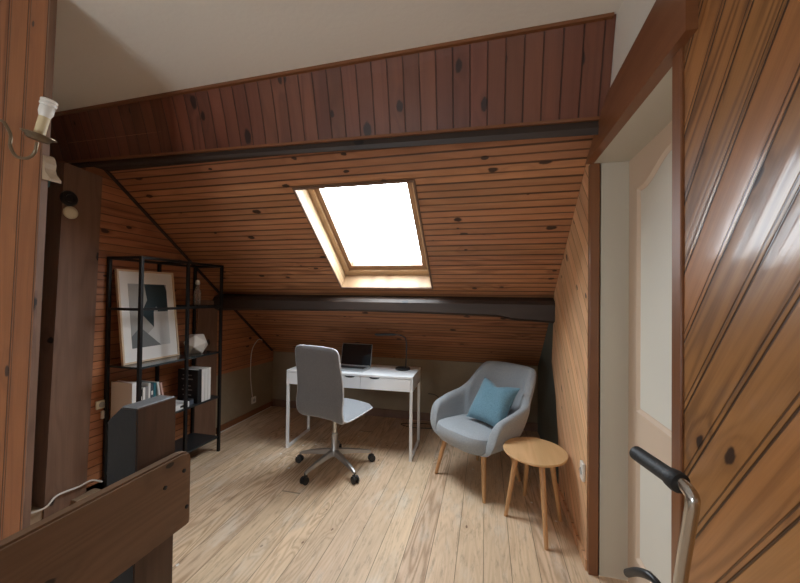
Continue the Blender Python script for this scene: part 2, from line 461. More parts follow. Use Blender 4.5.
# leaning post in the left wall, and the dark timber at the purlin
bm = NB(); yz_slab(bm, [(1.695, 0), (1.945, 0), (2.008, 2.36), (1.765, 2.38)], XL+.012, XL-.16)
struct('trim_9', bm, M['old_v'], label='wide dark timber post in the left wall')
bm = NB(); yz_slab(bm, [(2.90, 0), (3.185, 0), (3.19, 1.42), (2.93, 1.44)], XL+.014, XL-.1)
struct('trim_10', bm, M['old_v'], label='dark timber behind the shelving unit')
# thin dark rafter strip standing in for the shadow line on the slope's edge
bm = NB()
p = [(1.95, zs(1.95)), (4.2, zs(4.2))]
prism(bm, [(XL, y, z-.022) for y, z in p][:1]+[(XL+.02, 1.95, zs(1.95)-.018), (XL+.02, 1.95, zs(1.95)), (XL, 1.95, zs(1.95))],
      [(XL, 4.2, zs(4.2)-.022), (XL+.02, 4.2, zs(4.2)-.018), (XL+.02, 4.2, zs(4.2)), (XL, 4.2, zs(4.2))])
struct('shade_strip', bm, M['old_h'])
# baseboards
bm = NB(); box(bm, (-1.1, YK-.012, .045), (3.4, .024, .09)); struct('baseboard_far', bm, M['old_v'])
bm = NB(); box(bm, (XL+.008, 3.72, .035), (.016, 1.02, .07)); struct('baseboard_left', bm, M['casing_h'])
bm = NB(); box(bm, (XR-.008, 2.56, .03), (.014, .82, .06)); struct('baseboard_right', bm, M['right_far'])
# back and side closure of the landing behind the camera
bm = NB()
BX0, BX1, BZ0, BZ1 = -1.8, -.85, .65, 1.45
box(bm, ((-2.9+BX0)/2, YB-.05, .6), (BX0+2.9, .1, 4.5)); box(bm, ((BX1+.7)/2, YB-.05, .6), (.7-BX1, .1, 4.5))
box(bm, ((BX0+BX1)/2, YB-.05, (BZ1+2.86)/2), (BX1-BX0, .1, 2.86-BZ1)); box(bm, ((BX0+BX1)/2, YB-.05, (BZ0-1.6)/2), (BX1-BX0, .1, BZ0+1.6))
struct('wall_back', bm, M['white'])
# partition with vertical boards at the left, leaning a little
PY = 1.05
def pe(z): return -1.856+.037*z      # its right hand edge
bm = NB()
pz = (-.0, 2.80)
a = [(-3.75, PY, pz[0]), (pe(pz[0])-.003, PY, pz[0]), (pe(pz[1])-.003, PY, pz[1]), (-3.75, PY, pz[1])]
hexa(bm, a+[(x, y+.022, z) for x, y, z in a]); struct('wall_partition', bm, M['partition'])
bm = NB()
a = [(pe(0)-.003, PY, 0), (pe(0)+.002, PY, 0), (pe(2.8)+.002, PY, 2.80), (pe(2.8)-.003, PY, 2.80)]
hexa(bm, a+[(x, y+.024, z) for x, y, z in a]); struct('trim_12', bm, M['old_v'])

# ------------------------------------------------------------------ skylight
w = bpy.data.objects.new('window_1', None); COL.objects.link(w); w['kind'] = 'structure'
def sp(x, y, d):      # point on the slope, raised d along the outward normal
    return Vector((x, y, zs(y)))+Vector((0, s37, c37))*d
def slab_xy(bm, x0, x1, y0, y1, d0, d1):
    hexa(bm, [sp(x0, y0, d0), sp(x1, y0, d0), sp(x1, y1, d0), sp(x0, y1, d0), sp(x0, y0, d1), sp(x1, y0, d1), sp(x1, y1, d1), sp(x0, y1, d1)])
D = .20; t = .018
for nm, q, mt in (('reveal_side', (SX0-t, SX0+.002, SY0-t, SY1+t), 'lining_s'), ('reveal_side', (SX1-.002, SX1+t, SY0-t, SY1+t), 'lining_s'),
                  ('reveal_head', (SX0, SX1, SY0-t, SY0+.002), 'lining'), ('reveal_sill', (SX0, SX1, SY1-.002, SY1+t), 'lining')):
    bm = NB(); slab_xy(bm, *q, 0.0, D+.06); link(nm, bm, M[mt], w)
bm = NB()
e = .014
for q in ((SX0-e, SX0, SY0-e, SY1+e), (SX1, SX1+e, SY0-e, SY1+e), (SX0, SX1, SY0-e, SY0), (SX0, SX1, SY1, SY1+e)): slab_xy(bm, *q, -.008, .002)
link('edge_bead', bm, M['old_v'], w)
bm = NB(); fw = .046
for q in ((SX0, SX0+fw, SY0, SY1), (SX1-fw, SX1, SY0, SY1), (SX0+fw, SX1-fw, SY0, SY0+.05), (SX0+fw, SX1-fw, SY1-fw, SY1)): slab_xy(bm, *q, D-.05, D+.0)
link('window_frame', bm, M['lining_s'], w)
bm = NB(); f2 = fw+.042
for q in ((SX0+fw, SX0+f2, SY0+.03, SY1-fw), (SX1-f2, SX1-fw, SY0+.03, SY1-fw), (SX0+f2, SX1-f2, SY0+.03, SY0+.06), (SX0+f2, SX1-f2, SY1-f2, SY1-fw)): slab_xy(bm, *q, D-.03, D+.03)
link('sash', bm, M['sash'], w)
bm = NB(); slab_xy(bm, SX0+f2-.01, SX1-f2+.01, SY0+.03, SY1-f2+.01, D+.01, D+.016); link('glass_pane', bm, M['glass'], w)
# unseen window assumed behind the viewer, added for fill light
w2 = bpy.data.objects.new('window_fill', None); COL.objects.link(w2); w2['kind'] = 'structure'
bm = NB()
cx, cz = (BX0+BX1)/2, (BZ0+BZ1)/2
for x in (BX0+.03, BX1-.03, cx): box(bm, (x, YB-.05, cz), (.06, .06, BZ1-BZ0))
for z in (BZ0+.03, BZ1-.03): box(bm, (cx, YB-.05, z), (BX1-BX0, .06, .06))
link('window_frame', bm, M['wmet'], w2)
bm = NB(); box(bm, (cx, YB-.05, cz), (BX1-BX0-.02, .006, BZ1-BZ0-.02)); link('glass_pane', bm, M['glass'], w2)  # pane of the added fill window

# ------------------------------------------------------------------ door in the right wall
d1 = bpy.data.objects.new('door_1', None); COL.objects.link(d1); d1['kind'] = 'structure'
DX = .742; DY0, DY1 = 1.19, 2.13
bm = NB(); box(bm, (DX+.03, (DY0+DY1)/2, 1.125), (.05, DY1-DY0, 2.236)); link('door_leaf', bm, M['door'], d1)
def arch(cy, hw, z0, z1, rise, n=24):
    P = [(cy-hw, z0), (cy+hw, z0)]
    for k in range(n+1):
        s = 1-2*k/n
        P.append((cy+hw*s, z1+rise*(.5+.5*math.cos(PI*max(-1, min(1, s*1.15))))))
    return P
PC, PH = 1.66, .345
for (z0, z1, rise) in ((.93, 2.065, .085), (.20, .77, .0)):
    outer = arch(PC, PH, z0, z1, rise); inner = arch(PC, PH-.025, z0+.025, z1-.025, rise); fld = arch(PC, PH-.03, z0+.03, z1-.03, rise)
    bm = NB(); n = len(outer)
    A = [bm.verts.new((DX+.006, y, z)) for y, z in outer]; B = [bm.verts.new((DX-.008, y*.6+i2[0]*.4, z*.6+i2[1]*.4)) for (y, z), i2 in zip(outer, inner)]
    C_ = [bm.verts.new((DX+.006, y, z)) for y, z in inner]
    for i in range(n):
        j = (i+1) % n
        bm.faces.new([A[i], A[j], B[j], B[i]]); bm.faces.new([B[i], B[j], C_[j], C_[i]])
    link('panel_moulding', bm, M['door'], d1)
    bm = NB(); prism(bm, [(DX+.003, y, z) for y, z in fld], [(DX+.02, y, z) for y, z in fld]); link('door_panel', bm, M['doorp'], d1)

# ------------------------------------------------------------------ stair guard
sg = thing('stair_guard', 'heavy dark timber newel post with a wide worn guard board', 'railing', (-1.0, .9, 0))
bm = NB()
z1 = 1.155; dx, y0, y1 = -.112, -.066, .07
# body with the edges of its head chamfered on the far left side
sec = [(dx, 0), (0, 0), (0, z1), (dx*.55, z1-.001), (dx, z1-.045)]
prism(bm, [(x, y0, z) for x, z in sec], [(x, y1, z) for x, z in sec])
bmesh.ops.bevel(bm, geom=bm.edges[:], offset=.0025, segments=2, affect='EDGES')
bm.normal_update()
bmesh.ops.recalc_face_normals(bm, faces=bm.faces[:])
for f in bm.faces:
    if f.normal.x < .5 and f.normal.z < .9 and f.normal.y < .5: f.material_index = 1  # left, front and chamfer faces get the near-black material
nw = link('newel_post', bm, [M['newel'], M['dark_side']], sg)
bm = NB(); hexa(bm, [(dx*.56, y0+.003, z1), (-.003, y0+.003, z1), (-.003, y1-.003, z1), (dx*.56, y1-.003, z1), (dx*.54, y0+.006, z1+.003), (-.006, y0+.006, z1+.003), (-.006, y1-.006, z1+.003), (dx*.54, y1-.006, z1+.003)])
link('grey_top', bm, M['slate'], nw)['label'] = 'slate grey top of the newel post'  # separate thin top, lighter and greyer than the post
bm = NB()
prof = [(-1.9, .725), (.097, .725), (.102, .74), (.102, .947), (.092, .968), (.068, .975), (-1.9, .965)]
prism(bm, [(.001, y, z) for y, z in prof], [(.036, y, z) for y, z in prof])
bmesh.ops.bevel(bm, geom=bm.edges[:], offset=.006, segments=2, affect='EDGES')
gb = link('guard_board', bm, M['guard'], sg)
bm = NB(); box(bm, (-.05, -1.95, .5), (.1, .1, 1.0), bevel=.005); link('end_post', bm, M['newel'], sg)
for (y, z) in ((.07, .915), (.083, .79), (.0, .895)):
    bm = NB(); lathe(bm, [(.0065, 0), (.0065, .003), (0, .0045)], 12, look((.0355, y, z), (1, y, z))); link('bolt', bm, M['black'], gb)

# ------------------------------------------------------------------ wall sconce
sc = thing('wall_sconce', 'metal candle-style wall lamp with bare white lamp holder on the near boards', 'wall lamp', (-2.02, PY, 2.10))
L0 = Vector((-2.02, PY, 2.10))
def loc(p): return Vector(p)-L0
bm = NB(); lathe(bm, [(.001, 0), (.05, 0), (.05, .008), (.035, .018), (.001, .02)], 24, look((-.08, -.001, .04), (-.08, -1, .04))); link('wall_plate', bm, M['brass'], sc, True)
bm = NB()
path = [(-.08, 0, .04), (.0, -.06, .09)]+[tuple(loc(p)) for p in ((-1.838, .95, 2.165), (-1.795, .95, 2.129), (-1.777, .95, 2.095), (-1.778, .95, 2.058), (-1.746, .95, 2.017), (-1.687, .95, 2.004), (-1.648, .95, 2.022), (-1.637, .95, 2.06))]
tube(bm, smooth_path(path, 6), .0055, 10); link('arm', bm, M['brass'], sc, True)
dc = loc((-1.632, .95, 2.074)); axis = Vector((.12, .04, .5)).normalized(); ax2 = dc+axis
bm = NB(); lathe(bm, [(.0, -.01), (.03, -.008), (.038, .004), (.050, .009), (.050, .012), (.036, .007), (.02, .002), (0, .002)], 32, look(dc, ax2)); link('drip_pan', bm, M['brass'], sc, True)
bm = NB(); lathe(bm, [(.0, 0), (.019, 0), (.019, .012), (.0165, .014), (.0165, .088), (.0, .09)], 24, look(dc, ax2)); link('candle_tube', bm, M['wax'], sc, True)
bm = NB(); lathe(bm, [(.0, .082), (.016, .082), (.020, .094), (.022, .10), (.022, .122), (.020, .125), (.025, .128), (.025, .136), (.021, .138), (.025, .141), (.025, .148), (.018, .152), (.015, .145), (0, .145)], 28, look(dc, ax2)); link('lamp_holder', bm, M['porc'], sc, True)
# pale carved bracket at the edge of the partition
bm = NB()
pr = [(0, 0), (.012, .0), (.018, .03), (.035, .045), (.022, .06), (.020, .10), (.0, .13)]
pr = [(-.002, 0), (.05, -.012), (.052, .0), (.02, .03), (.012, .05), (.016, .075), (.008, .10), (-.002, .115)]
prism(bm, [(x, -.01, z) for x, z in pr], [(x, .03, z) for x, z in pr])
br = link('wooden_bracket', bm, M['pale']); br.location = (pe(2.0)+.004, PY+.012, 1.965); br.scale = (.85, 1, .9); tag(br, 'small pale carved wooden bracket on the partition edge below the wall lamp', 'bracket')

# ------------------------------------------------------------------ things on the left timber post
bm = NB(); lathe(bm, [(0, 0), (.042, 0), (.042, .014), (.034, .022), (.02, .026), (0, .026)], 28, look((0, 0, 0), (1, 0, 0)))
o = link('round_switch', bm, M['cream'], None, True); o.location = (XL+.0125, 1.802, 2.045); tag(o, 'round cream wall switch on the dark timber post', 'switch')
bm = NB(); lathe(bm, [(.022, 0), (.052, 0), (.052, .012), (.044, .02), (.028, .02), (.022, .010)], 28, look((0, 0, 0), (1, 0, 0)))
bmesh.ops.recalc_face_normals(bm, faces=bm.faces[:])
o = link('cable_rosette', bm, M['black'], None, True); o.location = (XL+.0125, 1.792, 2.14); tag(o, 'black round fitting just above the cream switch on the post', 'fitting')
def socket(name, loc_, rotz, label, s=.07, h=.08, mat='porc', hole=True):
    t_ = thing(name, label, 'socket', loc_, rotz)
    bm = NB(); box(bm, (0, -.008, 0), (s, .016, h), bevel=.004); link('cover_plate', bm, M[mat], t_)
    if hole:
        bm = NB(); lathe(bm, [(0, 0), (.02, 0), (.02, .003), (.016, .0035), (.016, .001), (0, .001)], 20, look((0, -.016, 0), (0, -1, 0))); link('outlet', bm, M['grey1'], t_)
    return t_
socket('wall_socket', (XL+.002, 2.035, .665), PI/2, 'cream wall socket just left of the black shelf on the boards', .075, .06, 'cream')
socket('junction_box', (XL+.002, 2.055, .585), PI/2, 'small white junction box under the cream socket', .035, .06, 'porc', False)['category'] = 'box'
socket('wall_socket', (XL+.018, 3.80, .20), PI/2, 'white wall socket low in the far left corner', .08, .08)
socket('wall_socket', (XR-.002, 2.235, .505), -PI/2, 'white wall socket low on the right boarded wall by the side table', .06, .10)
socket('wall_socket', (-.40+.1, YK-.002, .33), 0, 'dark wall socket on the knee wall behind the desk', .06, .06, 'black', False)
bm = NB(); tube(bm, smooth_path([(XL+.012, 3.97, .915), (XL+.03, 3.86, .93), (XL+.012, 3.77, .80), (XL+.008, 3.76, .5), (XL+.02, 3.785, .245)], 8), .005, 8)
tag(link('cable', bm, M['cable'], None, True), 'white cable dropping to the socket in the far left corner', 'cable')
bm = NB(); tube(bm, [(XL+.022, 3.25, .006), (XL+.024, 3.7, .006), (XL+.022, 4.18, .006)], .006, 8)
tag(link('cable', bm, M['cable'], None, True), 'white cable run along the foot of the left wall beyond the shelf', 'cable')
bm = NB(); tube(bm, smooth_path([(-3.0, 1.50, .10), (-2.80, 1.60, .105), (-2.745, 1.68, .11), (-2.75, 1.75, .15), (-2.745, 1.87, .145), (-2.74, 1.95, .15), (-2.75, 2.03, .10)], 8), .006, 8)
tag(link('cable', bm, M['cable'], None, True), 'loose white cable lying at the foot of the wide timber post', 'cable')
bm = NB(); box(bm, (-3.07, 1.75, .045), (.56, .8, .09), bevel=.004)
box(bm, (-2.76, 1.93, .03), (.06, .16, .06), bevel=.004)
tag(link('floor_step', bm, M['pale']), 'pale low step under the gap beside the timber post', 'step')
bm = NB(); tube(bm, smooth_path([(-.66, 4.19, .34), (-.52, 4.15, .30), (-.45, 4.0, .05), (-.75, 3.95, .007), (-.95, 4.02, .007), (-.7, 4.1, .007), (-.1, 4.12, .007)], 8), .004, 8)
tag(link('cable', bm, M['blackp'], None, True), 'thin dark cable trailing on the floor behind the desk', 'cable')

# recess contents
def crate(loc_, s, mat, label, cat='box', name='storage_box'):
    t_ = thing(name, label, cat, loc_)
    bm = NB(); box(bm, (0, 0, s[2]/2), s, bevel=.006); link('body', bm, mat, t_)
    bm = NB(); box(bm, (0, 0, s[2]+.011), (s[0]+.012, s[1]+.012, .02), bevel=.004); link('lid', bm, mat, t_)
    return t_
for z, wh in ((.62, 'lowest'), (1.08, 'middle'), (1.45, 'topmost')):
    bm = NB(); box(bm, (-3.20, 2.1, z), (.34, 1.2, .025), bevel=.002)
    tag(link('recess_shelf', bm, M['black']), wh+' dark shelf board inside the recess beside the timber post', 'shelf')
crate((-3.18, 2.02, 1.0928), (.26, .2, .20), M['pale'], 'tan box on a shelf in the dark recess')
crate((-3.18, 1.98, .6328), (.26, .3, .14), M['grey1'], 'grey box on the lower shelf in the dark recess')

# ------------------------------------------------------------------ shelving unit
SHX0, SHX1 = -2.783, -2.455
sh = thing('shelving_unit', 'tall open black metal shelving unit against the left boarded wall', 'shelf', (XL+.02, 2.055, 0))
O = Vector((XL+.02, 2.055, 0))
px = (SHX0+.012-O.x, SHX1-.012-O.x); ys = (.012, .432, .822)
for y in ys:
    for x in px:
        bm = NB(); box(bm, (x, y, 1.773/2), (.024, .024, 1.773), bevel=.002, seg=1); link('post', bm, M['black'], sh)
def rail(a, b, th=.02):
    a, b = Vector(a), Vector(b); bm = NB(); d = b-a
    s = [abs(c)+0 for c in d]; s = [max(c-.022, th) if c > .01 else th for c in s]
    box(bm, (a+b)/2, s, bevel=.0015, seg=1); link('rail', bm, M['black'], sh)
for z in (1.763,):
    for x in px: rail((x, ys[0], z), (x, ys[1], z)); rail((x, ys[1], z), (x, ys[2], z))
    for y in ys: rail((px[0], y, z), (px[1], y, z))
rail((px[1], ys[0], 1.378), (px[1], ys[1], 1.378)); rail((px[1], ys[1], 1.378), (px[1], ys[2], 1.378)); rail((px[0], ys[1]+.115, 1.378), (px[0], ys[2], 1.378))
rail((px[0], ys[1]+.115, 1.378), (px[1], ys[1]+.115, 1.378)); rail((px[0], ys[2], 1.378), (px[1], ys[2], 1.378)); rail((px[0], ys[0], 1.378), (px[1], ys[0], 1.378))
mx_ = (px[0]+px[1])/2; my = (ys[0]+ys[2])/2; W = px[1]-px[0]-.026; Ln = ys[2]-ys[0]
def shelf_plate(z, y0, y1, mat, th=.016):
    bm = NB()
    box(bm, (mx_, (y0+y1)/2, z-th/2), (px[1]-px[0]+.0, y1-y0, th), bevel=.0015, seg=1)
    link('shelf_board', bm, mat, sh)
M['gshelf'] = plain('smoked_shelf', lin(40, 46, 48), .12)
shelf_plate(.951, ys[0], ys[2], M['gshelf']); shelf_plate(.525, ys[0], ys[2], M['dshelf']); shelf_plate(.145, ys[0], ys[2], M['dshelf'])
shelf_plate(1.396, ys[1]+.115, ys[2], M['gshelf'], .008)

# framed print
pf = thing('framed_print', 'framed abstract print of dark teal and grey shapes leaning on the black shelf', 'picture', (-2.64, 2.336, .9525))
tilt = Matrix.Rotation(-math.atan2(.088, .73), 4, 'Y'); FW, FH = .50, .735
def pb(x0, x1, y0, y1, z0, z1, name, mat, par=pf):
    bm = NB(); vs = box(bm, ((x0+x1)/2, (y0+y1)/2, (z0+z1)/2), (x1-x0, y1-y0, z1-z0))
    for v in bm.verts: v.co = tilt @ v.co
    return link(name, bm, mat, par)
fr_ = NB()
for q in ((-FW/2, -FW/2+.014, 0, FH), (FW/2-.014, FW/2, 0, FH), (-FW/2+.014, FW/2-.014, 0, .014), (-FW/2+.014, FW/2-.014, FH-.014, FH)):
    box(fr_, (-.01, (q[0]+q[1])/2, (q[2]+q[3])/2), (.022, q[1]-q[0], q[3]-q[2]))
for v in fr_.verts: v.co = tilt @ v.co
link('frame', fr_, M['frame'], pf)
pb(-.018, -.006, -FW/2+.012, FW/2-.012, .012, FH-.012, 'mat_board', M['paper'])
AY0, AY1, AZ0, AZ1 = -.168, .168, .115, .625
art = pb(-.006, -.0045, AY0, AY1, AZ0, AZ1, 'print', M['grey1'])
def shape(P, mat, name, x):
    bm = NB(); q = [Vector((x, AY0+(AY1-AY0)*u, AZ1-(AZ1-AZ0)*v)) for u, v in P]
    prism(bm, q, [p+Vector((.0006, 0, 0)) for p in q])
    for v in bm.verts: v.co = tilt @ v.co
    link(name, bm, mat, art)
M['pgl'] = plain('print_light_grey', lin(196, 198, 198), .6)
shape([(.40, 0), (.95, 0), (1, .10), (1, .45), (.72, .45), (.68, .36), (.60, .45), (.58, .70), (.27, .47), (.45, .26)], M['ink'], 'dark_shape', -.0040)
shape([(0, .82), (.22, .68), (.74, 1), (0, 1)], M['grey2'], 'grey_shape', -.0042)
shape([(.58, .70), (.60, .45), (1, .45), (1, 1), (.74, 1), (.40, .80)], M['pgl'], 'pale_shape', -.0043)

# geometric vase + little bottle
bm = NB(); bmesh.ops.create_icosphere(bm, subdivisions=1, radius=.108)
bm.faces.ensure_lookup_table(); bm.normal_update()
q_ = bm.faces[0].calc_center_median().normalized().rotation_difference(Vector((0, 0, -1)))
for v in bm.verts: v.co = q_ @ v.co
zmin = min(v.co.z for v in bm.verts)
for v in bm.verts: v.co.z -= zmin
bmesh.ops.bevel(bm, geom=bm.edges[:], offset=.003, segments=2, affect='EDGES')
o = link('faceted_vase', bm, M['porc']); o.location = (-2.60, 2.725, .9515); o.rotation_euler = (0, 0, .3); tag(o, 'white faceted geometric vase on the black shelf beside the framed print', 'vase')
bt = thing('glass_bottle', 'small clear glass bottle with pale stopper on the upper right shelf', 'bottle', (-2.60, 2.73, 1.3965))
bm = NB(); lathe(bm, [(0, 0), (.028, 0), (.030, .05), (.030, .12), (.014, .155), (.012, .185), (0, .185)], 24); link('body', bm, M['vase'], bt, True)
bm = NB(); lathe(bm, [(0, .186), (.014, .186), (.02, .20), (.016, .225), (0, .232)], 20); link('stopper', bm, M['porc'], bt, True)

# books : spines face the room (+X), covers face +-Y
def book(x1, y0, w_, h, d, z, cover, label, name='book', spine=None, lean=0, group=None, flat=False):
    t_ = thing(name, label, 'book', (x1-d/2, y0+w_/2, z), 0, group)
    R = Matrix.Rotation(lean, 4, 'X')
    c = .003
    bm = NB(); box(bm, (0, 0, h/2), (d-.008, w_-2*c, h-.008))
    pg = link('pages', bm, M['paper'], t_)
    bm = NB()
    box(bm, (0, -w_/2+c/2, h/2), (d, c, h), bevel=.0008, seg=1); box(bm, (0, w_/2-c/2, h/2), (d, c, h), bevel=.0008, seg=1)
    link('cover', bm, cover, t_)
    bm = NB(); box(bm, (d/2-.0015, 0, h/2), (.003, w_-.0004, h), bevel=.0008, seg=1)
    spn = link('spine', bm, spine or cover, t_)
    if lean: t_.rotation_euler = (lean, 0, 0); t_.location.z += .0022
    return t_, spn
def cm(n, r, g_, b_, rough=.55): return plain(n, lin(r, g_, b_), rough)
K = dict(cream=cm('book_cream', 230, 222, 210), white=cm('book_white', 226, 226, 224), black=cm('book_black', 26, 27, 30), grey=cm('book_grey', 150, 150, 150),
         pink=cm('book_rose', 216, 178, 168), blue=cm('book_blue', 60, 90, 130), teal=cm('book_teal', 44, 110, 124), slate=cm('book_slate', 70, 80, 92), dark=cm('book_dark', 34, 36, 40))
GB = 'books standing on the middle shelf left of the print leg'
row = [(.050, .30, K['cream'], 'thick cream box file at the near end of the bookshelf', K['white']),
       (.010, .235, K['white'], 'thin white book right beside the cream box file', None),
       (.020, .235, K['dark'], 'black book between thin white ones on the left half of the shelf', None),
       (.022, .245, K['white'], 'white book after the black one on the left half of the shelf', None),
       (.020, .25, K['grey'], 'grey book in the middle of the left row', None),
       (.018, .27, K['white'], 'tall white book behind the second black shelf post', None),
       (.022, .262, K['slate'], 'slate blue book on the left half of the shelf', None),
       (.020, .262, K['teal'], 'teal book next to the leaning ones', None)]
y = 2.083; Zb = .5258
for w_, h, c_, lab, spn_ in row:
    t_, s_ = book(-2.55, y, w_, h, (.20 if w_ < .04 else .20), Zb, c_, lab, 'box_file' if w_ > .04 else 'book', spn_)
    y += w_+.002
    if c_ is K['dark'] or c_ is K['slate']:
        bm = NB(); box(bm, (.1005, 0, h*.72), (.001, w_*.6, h*.12)); link('title_label', bm, K['white'], s_)
book(-2.55, y+.047, .018, .262, .19, Zb, K['white'], 'white book leaning at the right end of the left row', lean=.16)
book(-2.55, y+.084, .016, .25, .18, Zb, K['pink'], 'rose pink book leaning against the white one', lean=.20)
# flat book on the shelf
fb_ = thing('book', 'white book lying flat on the middle of the bookshelf', 'book', (-2.55, 2.46, Zb))
bm = NB(); box(bm, (0, 0, .022), (.135, .15, .038)); link('pages', bm, M['paper'], fb_)
bm = NB(); box(bm, (0, 0, .0015), (.14, .155, .003)); box(bm, (0, 0, .0425), (.14, .155, .003)); box(bm, (.069, 0, .022), (.003, .155, .038)); cv = link('cover', bm, K['white'], fb_)
bm = NB(); box(bm, (.0712, .01, .022), (.0008, .05, .018)); link('title_mark', bm, K['dark'], fb_)
y = 2.62
t_, s_ = book(-2.475, y, .045, .295, .215, Zb, K['black'], 'thick black book with printed cover on the right half of the shelf')
for k, (zz, ww) in enumerate(((.245, .10), (.21, .12), (.15, .08), (.115, .11), (.07, .09))):
    bm = NB(); box(bm, (-.005, -.0232, zz), (ww, .0008, .010)); link('cover_text', bm, K['grey'], t_)
y += .047
for k, lab in enumerate(('white binder right beside the thick black book', 'white binder in the middle of the three on the right half', 'white binder farthest right on the bookshelf')):
    book(-2.475, y, .034, .292, .215, Zb, K['white'], lab, 'binder', group=None)[0]['category'] = 'binder'; y += .0365
t_ = thing('trinket_box', 'small dark box beside the flat white book', 'box', (-2.53, 2.575, Zb))
bm = NB(); box(bm, (0, 0, .02), (.07, .05, .04), bevel=.003); link('body', bm, K['slate'], t_)
bm = NB(); box(bm, (0, 0, .046), (.073, .053, .011), bevel=.003); link('lid', bm, K['dark'], t_)

# ------------------------------------------------------------------ desk
DW, DD, DH = 1.255, .475, .765
dk = thing('desk', 'white two-drawer desk with square metal frame legs under the skylight', 'desk', (-1.27, 3.355, 0), math.radians(1.6))
bm = NB(); box(bm, (0, 0, DH-.011), (DW, DD, .022), bevel=.003); link('desktop', bm, M['wlac'], dk)
bm = NB(); bh = .115
box(bm, (-DW/2+.008, 0, DH-.022-bh/2), (.016, DD-.004, bh)); box(bm, (DW/2-.008, 0, DH-.022-bh/2), (.016, DD-.004, bh))
box(bm, (0, DD/2-.010, DH-.022-bh/2), (DW-.034, .016, bh)); box(bm, (0, .012, DH-.022-bh+.006), (DW-.034, DD-.04, .012))
link('case', bm, M['wlac'], dk)
xs = (-DW/2+.018, .13, DW/2-.018)
for a, b_, hx in ((xs[0]+.001, xs[1]-.0015, .02), (xs[1]+.0015, xs[2]-.001, .262)):
    d_ = thing('x', '', '') if False else None
    bm = NB()
    # front board with a crescent cut from its top edge
    top = DH-.0255; bot = DH-.022-bh+.001; r = .052; dip = .016
    P = [(a, bot), (b_, bot), (b_, top)]
    for k in range(13):
        s = 1-2*k/12
        P.append((hx+r*s, top-dip*(math.sqrt(max(0, 1-s*s)))))
    P.append((a, top))
    prism(bm, [(x, -DD/2+.001, z) for x, z in P], [(x, -DD/2+.019, z) for x, z in P])
    dr = link('drawer', bm, M['wlac'], dk)
    bm = NB(); box(bm, (hx, -DD/2+.024, top-dip/2), (.108, .006, dip+.004)); link('grip_recess', bm, M['blackp'], dr)
for s in (-1, 1):
    bm = NB(); xx = s*(DW/2-.014); tt = .026
    for yy in (-DD/2+.014, DD/2-.014): box(bm, (xx, yy, (DH-.022-bh)/2), (tt, .022, DH-.022-bh), bevel=.0015, seg=1)
    box(bm, (xx, 0, .012), (tt, DD-.05, .024), bevel=.0015, seg=1)
    link('leg_frame', bm, M['wmet'], dk)
bm = NB(); box(bm, (0, DD/2-.014, DH-.022-bh-.012), (DW-.06, .02, .022)); link('crossbar', bm, M['wmet'], dk)

lp = thing('laptop', 'open silver laptop with dark reflective screen on the white desk', 'laptop', (-1.30, 3.31, DH+.0008), math.radians(-2))
bm = NB(); box(bm, (0, 0, .007), (.335, .225, .012), bevel=.003); bs = link('base', bm, M['silver'], lp)
bm = NB(); box(bm, (0, .03, .0135), (.27, .10, .0012)); link('keyboard', bm, M['blackp'], bs)
R = Matrix.Translation((0, .113, .012)) @ Matrix.Rotation(math.radians(-12), 4, 'X')
bm = NB(); box(bm, (0, 0, .113), (.335, .007, .226), bevel=.002)
for v in bm.verts: v.co = R @ v.co
ld = link('lid', bm, M['silver'], lp)
bm = NB(); box(bm, (0, -.0042, .115), (.325, .001, .213))
for v in bm.verts: v.co = R @ v.co
link('screen', bm, M['screen'], ld)

la = thing('desk_lamp', 'slim black desk lamp with bent arm at the right end of the desk', 'lamp', (-.80, 3.44, DH+.0008))
bm = NB(); lathe(bm, [(0, 0), (.070, 0), (.074, .006), (.074, .016), (.068, .021), (0, .022)], 36); link('base', bm, M['blackp'], la, True)
bm = NB(); P = [(.028, 0, .018), (.034, 0, .15), (.032, 0, .27), (.02, 0, .315), (-.02, 0, .338), (-.08, 0, .345)]
tube(bm, smooth_path(P, 8), .0065, 10); link('stem', bm, M['blackp'], la, True)
bm = NB(); tube(bm, [(-.07, 0, .345), (-.10, 0, .3455), (-.28, 0, .339), (-.30, 0, .338)], [.007, .012, .012, .006], 14, sq=.55); link('lamp_head', bm, M['blackp'], la, True)

# ------------------------------------------------------------------ office chair
oc = thing('office_chair', 'light grey upholstered swivel chair on a five-star base at the desk', 'office chair', (-1.272, 2.872, 0), 0)
A0 = math.radians(35)
hub_z = .115
for k in range(5):
    a = A0+k*2*PI/5; d = Vector((math.cos(a), math.sin(a), 0)); n = Vector((-d.y, d.x, 0))
    bm = NB(); rings = []
    for s_, zz, ww, hh in ((.02, .135, .022, .028), (.10, .13, .021, .024), (.22, .112, .016, .018), (.315, .092, .013, .013), (.335, .082, .012, .010)):
        c = d*s_+Vector((0, 0, zz)); rings.append([bm.verts.new(c+n*ww*x_+Vector((0, 0, hh*y_))) for x_, y_ in ((-1, -.8), (-.5, -1), (.5, -1), (1, -.8), (.8, .8), (.4, 1), (-.4, 1), (-.8, .8))])
    for p, q in zip(rings, rings[1:]):
        for i in range(8): bm.faces.new([p[i], p[(i+1) % 8], q[(i+1) % 8], q[i]])
    bm.faces.new(rings[0]); bm.faces.new(rings[-1][::-1])
    arm_ = link('base_arm', bm, M['alu'], oc, True)
    bm = NB(); c = d*.335
    tube(bm, [c+Vector((0, 0, .045)), c+Vector((0, 0, .085))], .006, 10)
    for sd in (-1, 1):
        w0 = c+d*.004+n*(sd*.009); w1 = c+d*.004+n*(sd*.026)
        lathe(bm, [(0, 0), (.025, 0), (.030, .003), (.030, .014), (.025, .017), (0, .017)], 20, look((w0.x, w0.y, .0302), (w1.x, w1.y, .0302)))
    box(bm, (c.x, c.y, .048), (.044, .022, .030), Euler((0, 0, a)), bevel=.003)
    link('caster', bm, M['blackp'], arm_, True)
